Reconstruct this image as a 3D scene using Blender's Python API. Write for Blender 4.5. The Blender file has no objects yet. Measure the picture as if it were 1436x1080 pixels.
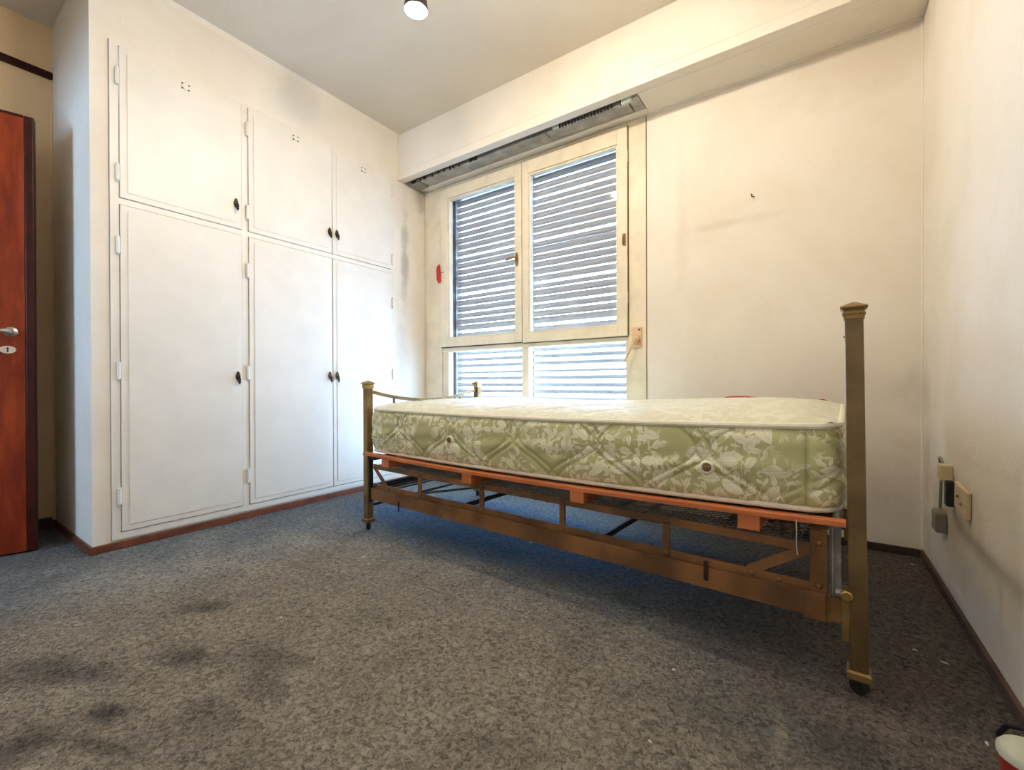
import bpy, bmesh, math, random
from mathutils import Vector, Matrix
random.seed(7)
PI = math.pi
sc = bpy.context.scene
COL = sc.collection

# ------------------------------------------------------------------ camera
CAM = Vector((2.6777, -2.5920, 0.7658))
YAW, PITCH, ROLL, FPX = 0.6073, -0.0036, -0.0036, 615.2
fwd = Vector((-math.sin(YAW) * math.cos(PITCH), math.cos(YAW) * math.cos(PITCH), math.sin(PITCH)))
rt0 = Vector((math.cos(YAW), math.sin(YAW), 0)); up0 = rt0.cross(fwd)
rt = rt0 * math.cos(ROLL) + up0 * math.sin(ROLL)
up = -rt0 * math.sin(ROLL) + up0 * math.cos(ROLL)
cd = bpy.data.cameras.new('camera'); cam = bpy.data.objects.new('camera', cd); COL.objects.link(cam)
cd.sensor_fit = 'HORIZONTAL'; cd.sensor_width = 36; cd.lens = 36 * FPX / 1436; cd.clip_start = 0.02
cam.matrix_world = Matrix(((rt.x, up.x, -fwd.x, CAM.x), (rt.y, up.y, -fwd.y, CAM.y), (rt.z, up.z, -fwd.z, CAM.z), (0, 0, 0, 1)))
sc.camera = cam

def floor_at(u, v, z=0.0):
    d = fwd + rt * ((u - 718) / FPX) + up * ((540 - v) / FPX)
    t = (z - CAM.z) / d.z
    return CAM + d * t

# ------------------------------------------------------------------ world, exposure, lamp strength
SKY_STRENGTH = 43.0
LAMP_STRENGTH = 560.0
w = bpy.data.worlds.new('sky'); sc.world = w; w.use_nodes = True
wn = w.node_tree.nodes['Background']
wn.inputs[0].default_value = (0.42, 0.65, 1.0, 1); wn.inputs[1].default_value = SKY_STRENGTH
sc.view_settings.view_transform = 'Standard'; sc.view_settings.look = 'None'
sc.view_settings.exposure = -0.10; sc.view_settings.gamma = 1.0
sc.view_settings.use_curve_mapping = False

def portal(name, loc, rot, sx, sy):
    l = bpy.data.lights.new(name, 'AREA'); l.shape = 'RECTANGLE'; l.size = sx; l.size_y = sy
    l.cycles.is_portal = True
    o = bpy.data.objects.new(name, l); COL.objects.link(o); o.location = loc; o.rotation_euler = rot
portal('window_daylight', (0.96, 0.20, 1.22), (-PI / 2, 0, 0), 1.8, 2.3)
portal('hall_daylight', (0.05, -4.68, 1.55), (PI / 2, 0, 0), 0.6, 0.8)

# ------------------------------------------------------------------ dimensions (metres)
H = 2.70            # ceiling
HB = 2.349          # underside of beam
BD = 0.285          # beam depth
RX = 3.0586         # right wall
YL = -2.052         # closet end
AX = -0.735         # alcove wall
YB = -3.0           # back wall

# ------------------------------------------------------------------ materials
def nt_new(name):
    m = bpy.data.materials.new(name); m.use_nodes = True
    nt = m.node_tree
    return m, nt, nt.nodes['Principled BSDF']

def N(nt, kind, **kw):
    n = nt.nodes.new(kind)
    for k, v in kw.items():
        if k in ('operation', 'blend_type', 'data_type', 'feature', 'voronoi_dimensions', 'noise_dimensions', 'rotation_type', 'interpolation_type', 'wave_type', 'bands_direction', 'attribute_name', 'clamp', 'use_clamp'):
            setattr(n, k, v)
        else:
            n.inputs[k].default_value = v
    return n

def math_n(nt, op, a, b=None, clamp=False):
    n = nt.nodes.new('ShaderNodeMath'); n.operation = op; n.use_clamp = clamp
    for i, x in enumerate((a, b)):
        if x is None: continue
        if isinstance(x, (int, float)): n.inputs[i].default_value = x
        else: nt.links.new(x, n.inputs[i])
    return n.outputs[0]

def maprange(nt, val, a, b, c=0.0, d=1.0, smooth=True):
    n = nt.nodes.new('ShaderNodeMapRange'); n.interpolation_type = 'SMOOTHSTEP' if smooth else 'LINEAR'
    nt.links.new(val, n.inputs[0])
    for i, x in zip((1, 2, 3, 4), (a, b, c, d)): n.inputs[i].default_value = x
    return n.outputs[0]

def mixc(nt, fac, a, b):
    n = nt.nodes.new('ShaderNodeMix'); n.data_type = 'RGBA'
    if isinstance(fac, (int, float)): n.inputs[0].default_value = fac
    else: nt.links.new(fac, n.inputs[0])
    for s, x in ((n.inputs[6], a), (n.inputs[7], b)):
        if isinstance(x, tuple): s.default_value = (*x, 1) if len(x) == 3 else x
        else: nt.links.new(x, s)
    return n.outputs[2]

def objco(nt, mapping=None):
    t = nt.nodes.new('ShaderNodeTexCoord'); o = t.outputs['Object']
    if mapping:
        m = nt.nodes.new('ShaderNodeMapping'); m.inputs['Scale'].default_value = mapping
        nt.links.new(o, m.inputs[0]); o = m.outputs[0]
    return o

def worldco(nt):
    g = nt.nodes.new('ShaderNodeNewGeometry'); return g.outputs['Position']

def noise(nt, co, scale, detail=3, rough=0.55, dist=0.0):
    n = nt.nodes.new('ShaderNodeTexNoise'); n.inputs['Scale'].default_value = scale
    n.inputs['Detail'].default_value = detail; n.inputs['Roughness'].default_value = rough
    n.inputs['Distortion'].default_value = dist
    nt.links.new(co, n.inputs['Vector']); return n.outputs['Fac']

def bump(nt, bs, h, strength=0.3, dist=0.01):
    b = nt.nodes.new('ShaderNodeBump'); b.inputs['Strength'].default_value = strength
    b.inputs['Distance'].default_value = dist
    nt.links.new(h, b.inputs['Height']); nt.links.new(b.outputs[0], bs.inputs['Normal'])

def simple(name, col, rough=0.5, metal=0.0, var=0.12, scale=12, bmp=0.0, bscale=60, stretch=None, col2=None):
    m, nt, bs = nt_new(name)
    co = objco(nt, stretch)
    f = maprange(nt, noise(nt, co, scale, 4), 0.3, 0.7)
    c2 = col2 if col2 else tuple(x * (1 - var * 2.2) for x in col)
    nt.links.new(mixc(nt, f, c2, col), bs.inputs['Base Color'])
    bs.inputs['Roughness'].default_value = rough; bs.inputs['Metallic'].default_value = metal
    if bmp: bump(nt, bs, noise(nt, co, bscale, 4), bmp, 0.005)
    return m

M = {}
def plaster(name, col, dirt, spots=()):
    """old painted plaster: soft blotches, fine grain, dirt spots with their own shape (world pos, radius, amount)"""
    m, nt, bs = nt_new(name)
    co = worldco(nt)
    f = maprange(nt, noise(nt, co, 1.6, 5, 0.6, 0.4), 0.40, 0.72)
    c = mixc(nt, math_n(nt, 'MULTIPLY', f, 0.45), col, dirt)
    f2 = maprange(nt, noise(nt, co, 9, 5, 0.65, 1.2), 0.52, 0.78)
    c = mixc(nt, math_n(nt, 'MULTIPLY', f2, 0.22), c, dirt)
    wob = noise(nt, co, 7, 4, 0.6)
    for (p, sc3, amt, dcol) in spots:
        mp = nt.nodes.new('ShaderNodeMapping'); mp.vector_type = 'TEXTURE'
        mp.inputs['Location'].default_value = p; mp.inputs['Scale'].default_value = sc3
        nt.links.new(co, mp.inputs[0])
        ln = nt.nodes.new('ShaderNodeVectorMath'); ln.operation = 'LENGTH'; nt.links.new(mp.outputs[0], ln.inputs[0])
        d = math_n(nt, 'ADD', ln.outputs['Value'], math_n(nt, 'MULTIPLY', math_n(nt, 'SUBTRACT', wob, 0.5), 1.5))
        k = maprange(nt, d, 1.05, 0.1, 0.0, amt)
        c = mixc(nt, k, c, dcol)
    nt.links.new(c, bs.inputs['Base Color'])
    bs.inputs['Roughness'].default_value = 0.62
    bs.inputs['Specular IOR Level'].default_value = 0.3
    h = math_n(nt, 'ADD', noise(nt, co, 90, 3), math_n(nt, 'MULTIPLY', noise(nt, co, 6, 3), 1.5))
    bump(nt, bs, h, 0.16, 0.006)
    return m

GREY_D = (0.20, 0.17, 0.12)
M['wall'] = plaster('cream_plaster', (0.80, 0.74, 0.645), (0.68, 0.59, 0.46), [
    ((3.03, 0, 0.74), (0.08, 0.3, 0.17), 0.13, GREY_D),
    ((RX, -0.06, 0.72), (0.3, 0.10, 0.18), 0.14, GREY_D),
    ((RX, -0.50, 0.33), (0.3, 0.42, 0.16), 0.40, (0.36, 0.27, 0.15)),
    ((2.95, 0, 0.30), (0.25, 0.3, 0.28), 0.30, (0.40, 0.32, 0.24)),
    ((2.85, 0, 2.25), (0.45, 0.3, 0.22), 0.25, (0.52, 0.40, 0.25)),
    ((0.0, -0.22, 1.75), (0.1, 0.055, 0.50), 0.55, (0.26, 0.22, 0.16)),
    ((0.0, -0.26, 0.95), (0.1, 0.10, 0.40), 0.35, (0.42, 0.36, 0.28)),
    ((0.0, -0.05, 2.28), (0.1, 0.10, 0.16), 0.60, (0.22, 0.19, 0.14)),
    ((2.30, 0, 1.62), (0.28, 0.2, 0.035), 0.30, (0.50, 0.42, 0.32)),
    ((2.05, 0, 1.65), (0.05, 0.2, 0.5), 0.22, (0.52, 0.44, 0.34)),
])
M['ceil'] = plaster('ceiling_paint', (0.72, 0.65, 0.545), (0.64, 0.565, 0.46))
M['alcove'] = plaster('alcove_plaster', (0.84, 0.61, 0.36), (0.70, 0.48, 0.26))
M['white'] = simple('white_gloss_paint', (0.78, 0.725, 0.635), 0.38, 0, 0.03, 5, 0.05, 120)
M['cream'] = simple('cream_window_paint', (0.80, 0.70, 0.52), 0.42, 0, 0.06, 8, 0.06, 90)
M['greyp'] = simple('grey_dusty_panel', (0.46, 0.44, 0.38), 0.7, 0, 0.18, 10, 0.1, 60)
M['dark'] = simple('dark_groove', (0.025, 0.02, 0.015), 0.8)
M['joint'] = simple('grimy_brown_joint', (0.17, 0.10, 0.035), 0.8)
M['basebrown'] = simple('brown_wood_baseboard', (0.20, 0.055, 0.022), 0.45, 0, 0.2, 14, 0.1, 50)
M['basedark'] = simple('dark_brown_baseboard', (0.10, 0.055, 0.035), 0.6, 0, 0.2, 14, 0.1, 50)
M['mahog'] = simple('red_mahogany_veneer', (0.30, 0.046, 0.012), 0.35, 0, 0.22, 3.2, 0.03, 80, (5, 5, 1.0), (0.15, 0.020, 0.008))
M['mahog'].node_tree.nodes['Principled BSDF'].inputs['Specular IOR Level'].default_value = 0.15
M['mahogd'] = simple('dark_mahogany_lipping', (0.055, 0.012, 0.008), 0.4, 0, 0.2, 8)
M['mahogd'].node_tree.nodes['Principled BSDF'].inputs['Specular IOR Level'].default_value = 0.15
M['chrome'] = simple('worn_nickel', (0.66, 0.60, 0.52), 0.28, 1.0, 0.1, 30)
M['brass'] = simple('aged_brass', (0.36, 0.24, 0.09), 0.38, 0.6, 0.25, 9, 0.08, 60, None, (0.17, 0.10, 0.04))
M['brassd'] = simple('dark_bronze_post', (0.22, 0.15, 0.07), 0.40, 0.45, 0.25, 7, 0.08, 60, None, (0.12, 0.075, 0.033))
M['brassl'] = simple('bright_brass_cap', (0.50, 0.36, 0.13), 0.34, 0.9, 0.2, 14)
M['iron'] = simple('brown_enamelled_iron', (0.30, 0.135, 0.050), 0.42, 0.12, 0.2, 5, 0.15, 40, None, (0.105, 0.052, 0.022))
M['irond'] = simple('dark_iron_bar', (0.05, 0.035, 0.025), 0.5, 0.5, 0.2, 10)
M['galv'] = simple('galvanised_plate', (0.42, 0.41, 0.39), 0.6, 0.3, 0.2, 25, 0.1, 90)
M['wire'] = simple('spring_wire', (0.46, 0.44, 0.40), 0.45, 0.25, 0.2, 20)
M['wood'] = simple('orange_varnished_wood', (0.62, 0.20, 0.065), 0.38, 0, 0.10, 5, 0.05, 60, (1, 6, 6), (0.47, 0.125, 0.035))
M['black'] = simple('black_rubber', (0.012, 0.011, 0.010), 0.5)
M['bronzek'] = simple('dark_bronze_escutcheon', (0.055, 0.037, 0.02), 0.4, 0.6)
M['beigepl'] = simple('beige_plastic', (0.60, 0.47, 0.28), 0.45, 0, 0.06)
M['peach'] = simple('peach_plastic', (0.78, 0.52, 0.31), 0.45, 0, 0.05)
M['greypl'] = simple('grey_brown_plastic', (0.20, 0.175, 0.13), 0.5, 0, 0.08)
M['red'] = simple('red_cloth', (0.55, 0.018, 0.02), 0.7, 0, 0.1, 40)
M['redpl'] = simple('red_plastic', (0.42, 0.04, 0.03), 0.4, 0, 0.08)
M['palelid'] = simple('pale_lid', (0.62, 0.66, 0.55), 0.45, 0, 0.1)
M['rag'] = simple('brown_grey_rag', (0.24, 0.18, 0.13), 0.9, 0, 0.25, 40, 0.3, 90)
M['lint'] = simple('white_lint', (0.8, 0.8, 0.78), 0.9)
M['piping'] = simple('cream_piping', (0.80, 0.76, 0.63), 0.75, 0, 0.05, 40, 0.1, 300)
M['bluebulb'] = simple('dark_mirror_bulb_glass', (0.03, 0.05, 0.09), 0.12, 0.6)

def make_slat_mat():
    m, nt, bs = nt_new('shutter_slat_pvc')
    co = objco(nt)
    f = maprange(nt, noise(nt, co, 5, 4), 0.35, 0.7)
    c = mixc(nt, f, (0.40, 0.365, 0.355), (0.54, 0.51, 0.50))
    nt.links.new(c, bs.inputs['Base Color']); bs.inputs['Roughness'].default_value = 0.45
    tr = nt.nodes.new('ShaderNodeBsdfTranslucent'); tr.inputs[0].default_value = (0.75, 0.8, 0.85, 1)
    mx = nt.nodes.new('ShaderNodeMixShader'); mx.inputs[0].default_value = 0.040
    nt.links.new(bs.outputs[0], mx.inputs[1]); nt.links.new(tr.outputs[0], mx.inputs[2])
    nt.links.new(mx.outputs[0], nt.nodes['Material Output'].inputs[0])
    return m
M['slat'] = make_slat_mat()

def make_glass():
    m, nt, bs = nt_new('window_glass')
    nt.nodes.remove(bs)
    t = nt.nodes.new('ShaderNodeBsdfTransparent'); t.inputs[0].default_value = (0.94, 0.96, 0.97, 1)
    g = nt.nodes.new('ShaderNodeBsdfGlossy'); g.inputs['Roughness'].default_value = 0.03
    lw = nt.nodes.new('ShaderNodeLayerWeight'); lw.inputs[0].default_value = 0.5
    fac = math_n(nt, 'ADD', math_n(nt, 'MULTIPLY', math_n(nt, 'POWER', lw.outputs['Facing'], 5.0), 0.8), 0.035)
    mx = nt.nodes.new('ShaderNodeMixShader')
    nt.links.new(fac, mx.inputs[0]); nt.links.new(t.outputs[0], mx.inputs[1]); nt.links.new(g.outputs[0], mx.inputs[2])
    nt.links.new(mx.outputs[0], nt.nodes['Material Output'].inputs[0])
    return m
M['glass'] = make_glass()

def make_emit(k):
    m, nt, bs = nt_new('lit_bulb')
    nt.nodes.remove(bs)
    e = nt.nodes.new('ShaderNodeEmission'); e.inputs[0].default_value = (1.0, 0.872, 0.705, 1); e.inputs[1].default_value = LAMP_STRENGTH * k
    nt.links.new(e.outputs[0], nt.nodes['Material Output'].inputs[0])
    return m
M['emit0'], M['emit1'], M['emit2'] = make_emit(0.9), make_emit(1.8), make_emit(0.9)

def make_carpet():
    m, nt, bs = nt_new('worn_blue_grey_carpet')
    co = worldco(nt)
    blue = (0.170, 0.178, 0.174); brown = (0.375, 0.338, 0.280)
    wob = noise(nt, co, 3.2, 5, 0.62, 0.5)
    wob2 = noise(nt, co, 14, 4, 0.65, 0.6)
    def blob(cx, cy, sx, sy, wa=1.2, rot=0.0, w2=0.4):
        mp = nt.nodes.new('ShaderNodeMapping'); mp.vector_type = 'TEXTURE'
        mp.inputs['Location'].default_value = (cx, cy, 0); mp.inputs['Scale'].default_value = (sx, sy, 1)
        mp.inputs['Rotation'].default_value = (0, 0, rot)
        nt.links.new(co, mp.inputs[0])
        ln = nt.nodes.new('ShaderNodeVectorMath'); ln.operation = 'LENGTH'; nt.links.new(mp.outputs[0], ln.inputs[0])
        a = math_n(nt, 'MULTIPLY', math_n(nt, 'SUBTRACT', wob, 0.5), wa)
        b = math_n(nt, 'MULTIPLY', math_n(nt, 'SUBTRACT', wob2, 0.5), w2)
        return math_n(nt, 'ADD', math_n(nt, 'ADD', ln.outputs['Value'], a), b)
    # walked, browned middle of the room; bluer pile along the edges and under the bed, with blue daylight painted in there
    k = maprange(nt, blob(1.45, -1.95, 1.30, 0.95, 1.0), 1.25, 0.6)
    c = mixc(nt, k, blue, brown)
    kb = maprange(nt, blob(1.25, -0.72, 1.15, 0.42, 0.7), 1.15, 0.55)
    c = mixc(nt, kb, c, (0.060, 0.115, 0.190))  # blue window light under the bed mixed into the pile colour
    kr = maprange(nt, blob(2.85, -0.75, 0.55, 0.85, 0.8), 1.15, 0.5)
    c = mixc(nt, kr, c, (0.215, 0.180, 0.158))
    # general mottling
    f = maprange(nt, noise(nt, co, 5.5, 6, 0.65, 0.8), 0.36, 0.68)
    c = mixc(nt, math_n(nt, 'MULTIPLY', f, 0.40), c, (0.175, 0.162, 0.138))
    # dark stains
    for (u, v, sx, sy, r, amt) in [(290, 852, 0.13, 0.06, 0.6, 0.75), (255, 922, 0.13, 0.06, 0.4, 0.75), (150, 998, 0.06, 0.035, 0.2, 0.85),
                                   (35, 1045, 0.09, 0.06, 0.5, 0.8), (95, 945, 0.24, 0.07, 0.55, 0.6), (390, 925, 0.12, 0.05, 0.3, 0.45),
                                   (370, 965, 0.07, 0.05, 0.1, 0.45), (150, 1050, 0.10, 0.03, 0.4, 0.55), (290, 1000, 0.10, 0.05, 0.2, 0.4),
                                   (1000, 1000, 0.10, 0.05, 0.2, 0.35), (1180, 1045, 0.09, 0.07, 0.3, 0.55), (700, 1040, 0.14, 0.05, 0.2, 0.3)]:
        p = floor_at(u, v)
        kk = maprange(nt, blob(p.x, p.y, sx, sy, 2.2, r, 1.1), 1.25, 0.25, 0.0, amt)
        c = mixc(nt, kk, c, (0.085, 0.085, 0.080))
    # pale cleaned streaks
    for (u, v, sx, sy, r, amt) in [(95, 975, 0.16, 0.06, 0.5, 0.45), (300, 880, 0.15, 0.05, 0.5, 0.35), (1094, 1035, 0.018, 0.11, 0.05, 0.55), (640, 1000, 0.12, 0.06, 0.3, 0.3)]:
        p = floor_at(u, v)
        kk = maprange(nt, blob(p.x, p.y, sx, sy, 1.4, r, 0.8), 1.2, 0.3, 0.0, amt)
        c = mixc(nt, kk, c, (0.44, 0.415, 0.34))
    # pile grain
    gr = noise(nt, co, 240, 2, 0.6)
    g2 = noise(nt, co, 74, 3, 0.55, 1.1)
    gv = maprange(nt, math_n(nt, 'ADD', math_n(nt, 'MULTIPLY', gr, 0.25), math_n(nt, 'MULTIPLY', g2, 0.75)), 0.36, 0.62, 0.42, 1.36, False)
    vm = nt.nodes.new('ShaderNodeVectorMath'); vm.operation = 'SCALE'
    nt.links.new(c, vm.inputs[0]); nt.links.new(gv, vm.inputs['Scale'])
    nt.links.new(vm.outputs[0], bs.inputs['Base Color'])
    bs.inputs['Roughness'].default_value = 0.95; bs.inputs['Specular IOR Level'].default_value = 0.1
    h = math_n(nt, 'ADD', math_n(nt, 'MULTIPLY', g2, 1.0), math_n(nt, 'MULTIPLY', gr, 0.5))
    bump(nt, bs, h, 1.0, 0.02)
    return m
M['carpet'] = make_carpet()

def make_damask(name, base, leafc, strength=1.0, fine=0.25):
    m, nt, bs = nt_new(name)
    uvn = nt.nodes.new('ShaderNodeUVMap'); uv = uvn.outputs[0]
    wn_ = nt.nodes.new('ShaderNodeTexNoise'); wn_.inputs['Scale'].default_value = 14; nt.links.new(uv, wn_.inputs['Vector'])
    sub = nt.nodes.new('ShaderNodeVectorMath'); sub.operation = 'SUBTRACT'; nt.links.new(wn_.outputs['Color'], sub.inputs[0]); sub.inputs[1].default_value = (0.5, 0.5, 0.5)
    scl = nt.nodes.new('ShaderNodeVectorMath'); scl.operation = 'SCALE'; nt.links.new(sub.outputs[0], scl.inputs[0]); scl.inputs['Scale'].default_value = 0.016
    add = nt.nodes.new('ShaderNodeVectorMath'); add.operation = 'ADD'; nt.links.new(uv, add.inputs[0]); nt.links.new(scl.outputs[0], add.inputs[1])
    uvw = add.outputs[0]
    total = None; veins = None
    def layer(off, scale, L, W, seedrot):
        mp = nt.nodes.new('ShaderNodeMapping'); mp.inputs['Location'].default_value = off; nt.links.new(uvw, mp.inputs[0])
        vo = nt.nodes.new('ShaderNodeTexVoronoi'); vo.voronoi_dimensions = '2D'; vo.inputs['Scale'].default_value = scale
        vo.inputs['Randomness'].default_value = 0.85; nt.links.new(mp.outputs[0], vo.inputs['Vector'])
        d = nt.nodes.new('ShaderNodeVectorMath'); d.operation = 'SUBTRACT'; nt.links.new(mp.outputs[0], d.inputs[0]); nt.links.new(vo.outputs['Position'], d.inputs[1])
        sx = nt.nodes.new('ShaderNodeSeparateColor'); nt.links.new(vo.outputs['Color'], sx.inputs[0])
        ang = math_n(nt, 'ADD', math_n(nt, 'MULTIPLY', sx.outputs[0], 6.283), seedrot)
        vr = nt.nodes.new('ShaderNodeVectorRotate'); vr.rotation_type = 'Z_AXIS'; nt.links.new(d.outputs[0], vr.inputs['Vector']); nt.links.new(ang, vr.inputs['Angle'])
        s = nt.nodes.new('ShaderNodeSeparateXYZ'); nt.links.new(vr.outputs[0], s.inputs[0])
        size = math_n(nt, 'ADD', math_n(nt, 'MULTIPLY', sx.outputs[1], 0.6), 0.6)
        xl = math_n(nt, 'DIVIDE', math_n(nt, 'DIVIDE', s.outputs[0], size), L)
        # pointed leaf: half-width falls to zero at the tip, rounder at the base
        env = math_n(nt, 'MULTIPLY', math_n(nt, 'SUBTRACT', 1.0, math_n(nt, 'MULTIPLY', xl, xl)), math_n(nt, 'SUBTRACT', 1.15, math_n(nt, 'MULTIPLY', xl, 0.45)))
        ay = math_n(nt, 'ABSOLUTE', s.outputs[1])
        dd = math_n(nt, 'SUBTRACT', math_n(nt, 'MULTIPLY', env, W), math_n(nt, 'DIVIDE', ay, size))
        mask = maprange(nt, dd, 0.0, 0.0022)
        vein = math_n(nt, 'MULTIPLY', mask, maprange(nt, ay, 0.0016, 0.0004))
        return mask, vein
    for (off, scale, L, W, r) in [((0, 0, 0), 14, 0.034, 0.0150, 0.3), ((0.37, 0.21, 0), 18, 0.027, 0.0105, 1.7), ((0.11, 0.63, 0), 26, 0.020, 0.0060, 2.9), ((0.71, 0.37, 0), 34, 0.015, 0.0042, 4.0)]:
        a, b = layer(off, scale, L, W, r)
        total = a if total is None else math_n(nt, 'MAXIMUM', total, a)
        veins = b if veins is None else math_n(nt, 'MAXIMUM', veins, b)
    # thin curling stems
    st = noise(nt, uvw, 11, 1, 0.5, 0.8)
    stem = maprange(nt, math_n(nt, 'ABSOLUTE', math_n(nt, 'SUBTRACT', st, 0.5)), 0.010, 0.004)
    total = math_n(nt, 'MAXIMUM', total, math_n(nt, 'MULTIPLY', stem, 0.8))
    cull = maprange(nt, noise(nt, uv, 7, 2), 0.38, 0.48)
    total = math_n(nt, 'MULTIPLY', math_n(nt, 'MULTIPLY', total, cull), strength)
    weave = noise(nt, uv, 420, 2)
    c = mixc(nt, total, base, leafc)
    c = mixc(nt, math_n(nt, 'MULTIPLY', math_n(nt, 'MULTIPLY', veins, strength), 0.45), c, base)
    c = mixc(nt, math_n(nt, 'MULTIPLY', maprange(nt, weave, 0.4, 0.7), 0.10), c, (0.9, 0.88, 0.75))
    at = nt.nodes.new('ShaderNodeAttribute'); at.attribute_name = 'stitch'
    c = mixc(nt, math_n(nt, 'MULTIPLY', at.outputs['Fac'], 0.55), c, tuple(x * 0.45 for x in base))
    nt.links.new(c, bs.inputs['Base Color'])
    bs.inputs['Roughness'].default_value = 0.55; bs.inputs['Sheen Weight'].default_value = 0.15
    bump(nt, bs, math_n(nt, 'ADD', math_n(nt, 'MULTIPLY', weave, 0.3), total), 0.10, 0.002)
    return m
M['damask'] = make_damask('green_floral_damask', (0.45, 0.445, 0.205), (0.80, 0.77, 0.58))
M['damasktop'] = make_damask('pale_quilted_damask', (0.62, 0.62, 0.45), (0.76, 0.74, 0.60), 0.8)

# ------------------------------------------------------------------ mesh helpers
class MB:
    def __init__(s): s.v = []; s.f = []; s.uv = {}
    def add(s, vs, fs):
        o = len(s.v); s.v += [Vector(p) for p in vs]; s.f += [tuple(i + o for i in f) for f in fs]; return s
    def box(s, x0, x1, y0, y1, z0, z1, mtx=None):
        vs = [Vector((x, y, z)) for z in (z0, z1) for y in (y0, y1) for x in (x0, x1)]
        if mtx: vs = [mtx @ p for p in vs]
        return s.add(vs, [(0, 2, 3, 1), (4, 5, 7, 6), (0, 1, 5, 4), (1, 3, 7, 5), (3, 2, 6, 7), (2, 0, 4, 6)])
    def bar(s, a, b, w, t, side=None):
        """rectangular bar from a to b: width w along `side`, thickness t across"""
        a, b = Vector(a), Vector(b); d = (b - a).normalized()
        sd = Vector(side) if side else (Vector((0, 0, 1)) if abs(d.z) < 0.9 else Vector((1, 0, 0)))
        sd = (sd - d * sd.dot(d)).normalized(); n = d.cross(sd)
        vs = [p + sd * (i * w / 2) + n * (j * t / 2) for p in (a, b) for i, j in ((-1, -1), (1, -1), (1, 1), (-1, 1))]
        return s.add(vs, [(0, 3, 2, 1), (4, 5, 6, 7)] + [(i, (i + 1) % 4, 4 + (i + 1) % 4, 4 + i) for i in range(4)])
    def tube(s, pts, r, n=8, caps=True):
        pts = [Vector(p) for p in pts]; rs = r if isinstance(r, (list, tuple)) else [r] * len(pts)
        prev = None; vs = []
        for i, p in enumerate(pts):
            d = (pts[min(i + 1, len(pts) - 1)] - pts[max(i - 1, 0)]).normalized()
            if prev is None:
                a = Vector((0, 0, 1)) if abs(d.z) < 0.9 else Vector((1, 0, 0))
                prev = (a - d * a.dot(d)).normalized()
            else: prev = (prev - d * prev.dot(d)).normalized()
            bn = d.cross(prev)
            vs += [p + (prev * math.cos(2 * PI * k / n) + bn * math.sin(2 * PI * k / n)) * rs[i] for k in range(n)]
        fs = []
        for i in range(len(pts) - 1):
            for k in range(n):
                fs.append((i * n + k, i * n + (k + 1) % n, (i + 1) * n + (k + 1) % n, (i + 1) * n + k))
        if caps: fs += [tuple(range(n - 1, -1, -1)), tuple((len(pts) - 1) * n + k for k in range(n))]
        return s.add(vs, fs)
    def lathe(s, prof, c=(0, 0, 0), axis=(0, 0, 1), n=14):
        """prof: (radius, height along axis)"""
        ax = Vector(axis).normalized(); a = Vector((1, 0, 0)) if abs(ax.x) < 0.9 else Vector((0, 1, 0))
        e1 = (a - ax * a.dot(ax)).normalized(); e2 = ax.cross(e1); c = Vector(c)
        vs = [c + ax * h + (e1 * math.cos(2 * PI * k / n) + e2 * math.sin(2 * PI * k / n)) * r for r, h in prof for k in range(n)]
        fs = [(i * n + k, i * n + (k + 1) % n, (i + 1) * n + (k + 1) % n, (i + 1) * n + k) for i in range(len(prof) - 1) for k in range(n)]
        fs += [tuple(range(n - 1, -1, -1)), tuple((len(prof) - 1) * n + k for k in range(n))]
        return s.add(vs, fs)
    def prism(s, poly, mapf, t0, t1):
        """2D polygon extruded: mapf(a, b, t) -> 3D point"""
        n = len(poly)
        vs = [mapf(a, b, t) for t in (t0, t1) for a, b in poly]
        return s.add(vs, [tuple(range(n - 1, -1, -1)), tuple(range(n, 2 * n))] + [(i, (i + 1) % n, n + (i + 1) % n, n + i) for i in range(n)])
    def build(s, name, mat, parent=None, smooth=False, bevel=0.0, local=False, seg=2):
        me = bpy.data.meshes.new(name)
        vs = s.v
        if parent is not None and not local:
            inv = FR.get(parent.name, Matrix.Identity(4)).inverted(); vs = [inv @ p for p in vs]
        me.from_pydata([tuple(p) for p in vs], [], s.f)
        bm = bmesh.new(); bm.from_mesh(me); bmesh.ops.recalc_face_normals(bm, faces=bm.faces); bm.to_mesh(me); bm.free()
        me.materials.append(M[mat] if isinstance(mat, str) else mat)
        if smooth:
            me.polygons.foreach_set('use_smooth', [True] * len(me.polygons))
            try: me.set_sharp_from_angle(angle=math.radians(42))
            except Exception: pass
        o = bpy.data.objects.new(name, me); COL.objects.link(o)
        if parent is not None:
            o.parent = parent; FR[o.name] = FR.get(parent.name, Matrix.Identity(4))
        if bevel:
            b = o.modifiers.new('bevel', 'BEVEL'); b.width = bevel; b.segments = seg; b.limit_method = 'ANGLE'
        return o
FR = {}

def tag(o, label, cat, group=None, kind=None):
    o['label'] = label; o['category'] = cat
    if group: o['group'] = group
    if kind: o['kind'] = kind
    return o
def thing(name, loc, label, cat, group=None, kind=None, rz=0.0):
    o = bpy.data.objects.new(name, None); COL.objects.link(o); o.empty_display_size = 0.05
    o.location = loc; o.rotation_euler = (0, 0, rz)
    FR[o.name] = Matrix.Translation(Vector(loc)) @ Matrix.Rotation(rz, 4, 'Z')
    return tag(o, label, cat, group, kind)
def struct(name, mb, mat, label, cat, bevel=0.0):
    return tag(mb.build(name, mat, bevel=bevel), label, cat, kind='structure')

# ================================================================== THE ROOM
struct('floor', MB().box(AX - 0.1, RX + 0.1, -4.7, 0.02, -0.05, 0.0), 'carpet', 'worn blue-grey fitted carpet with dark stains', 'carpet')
struct('ceiling', MB().box(AX - 0.1, RX + 0.1, -4.7, 0.18, H, H + 0.08), 'ceil', 'plain off-white painted ceiling', 'ceiling')
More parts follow.
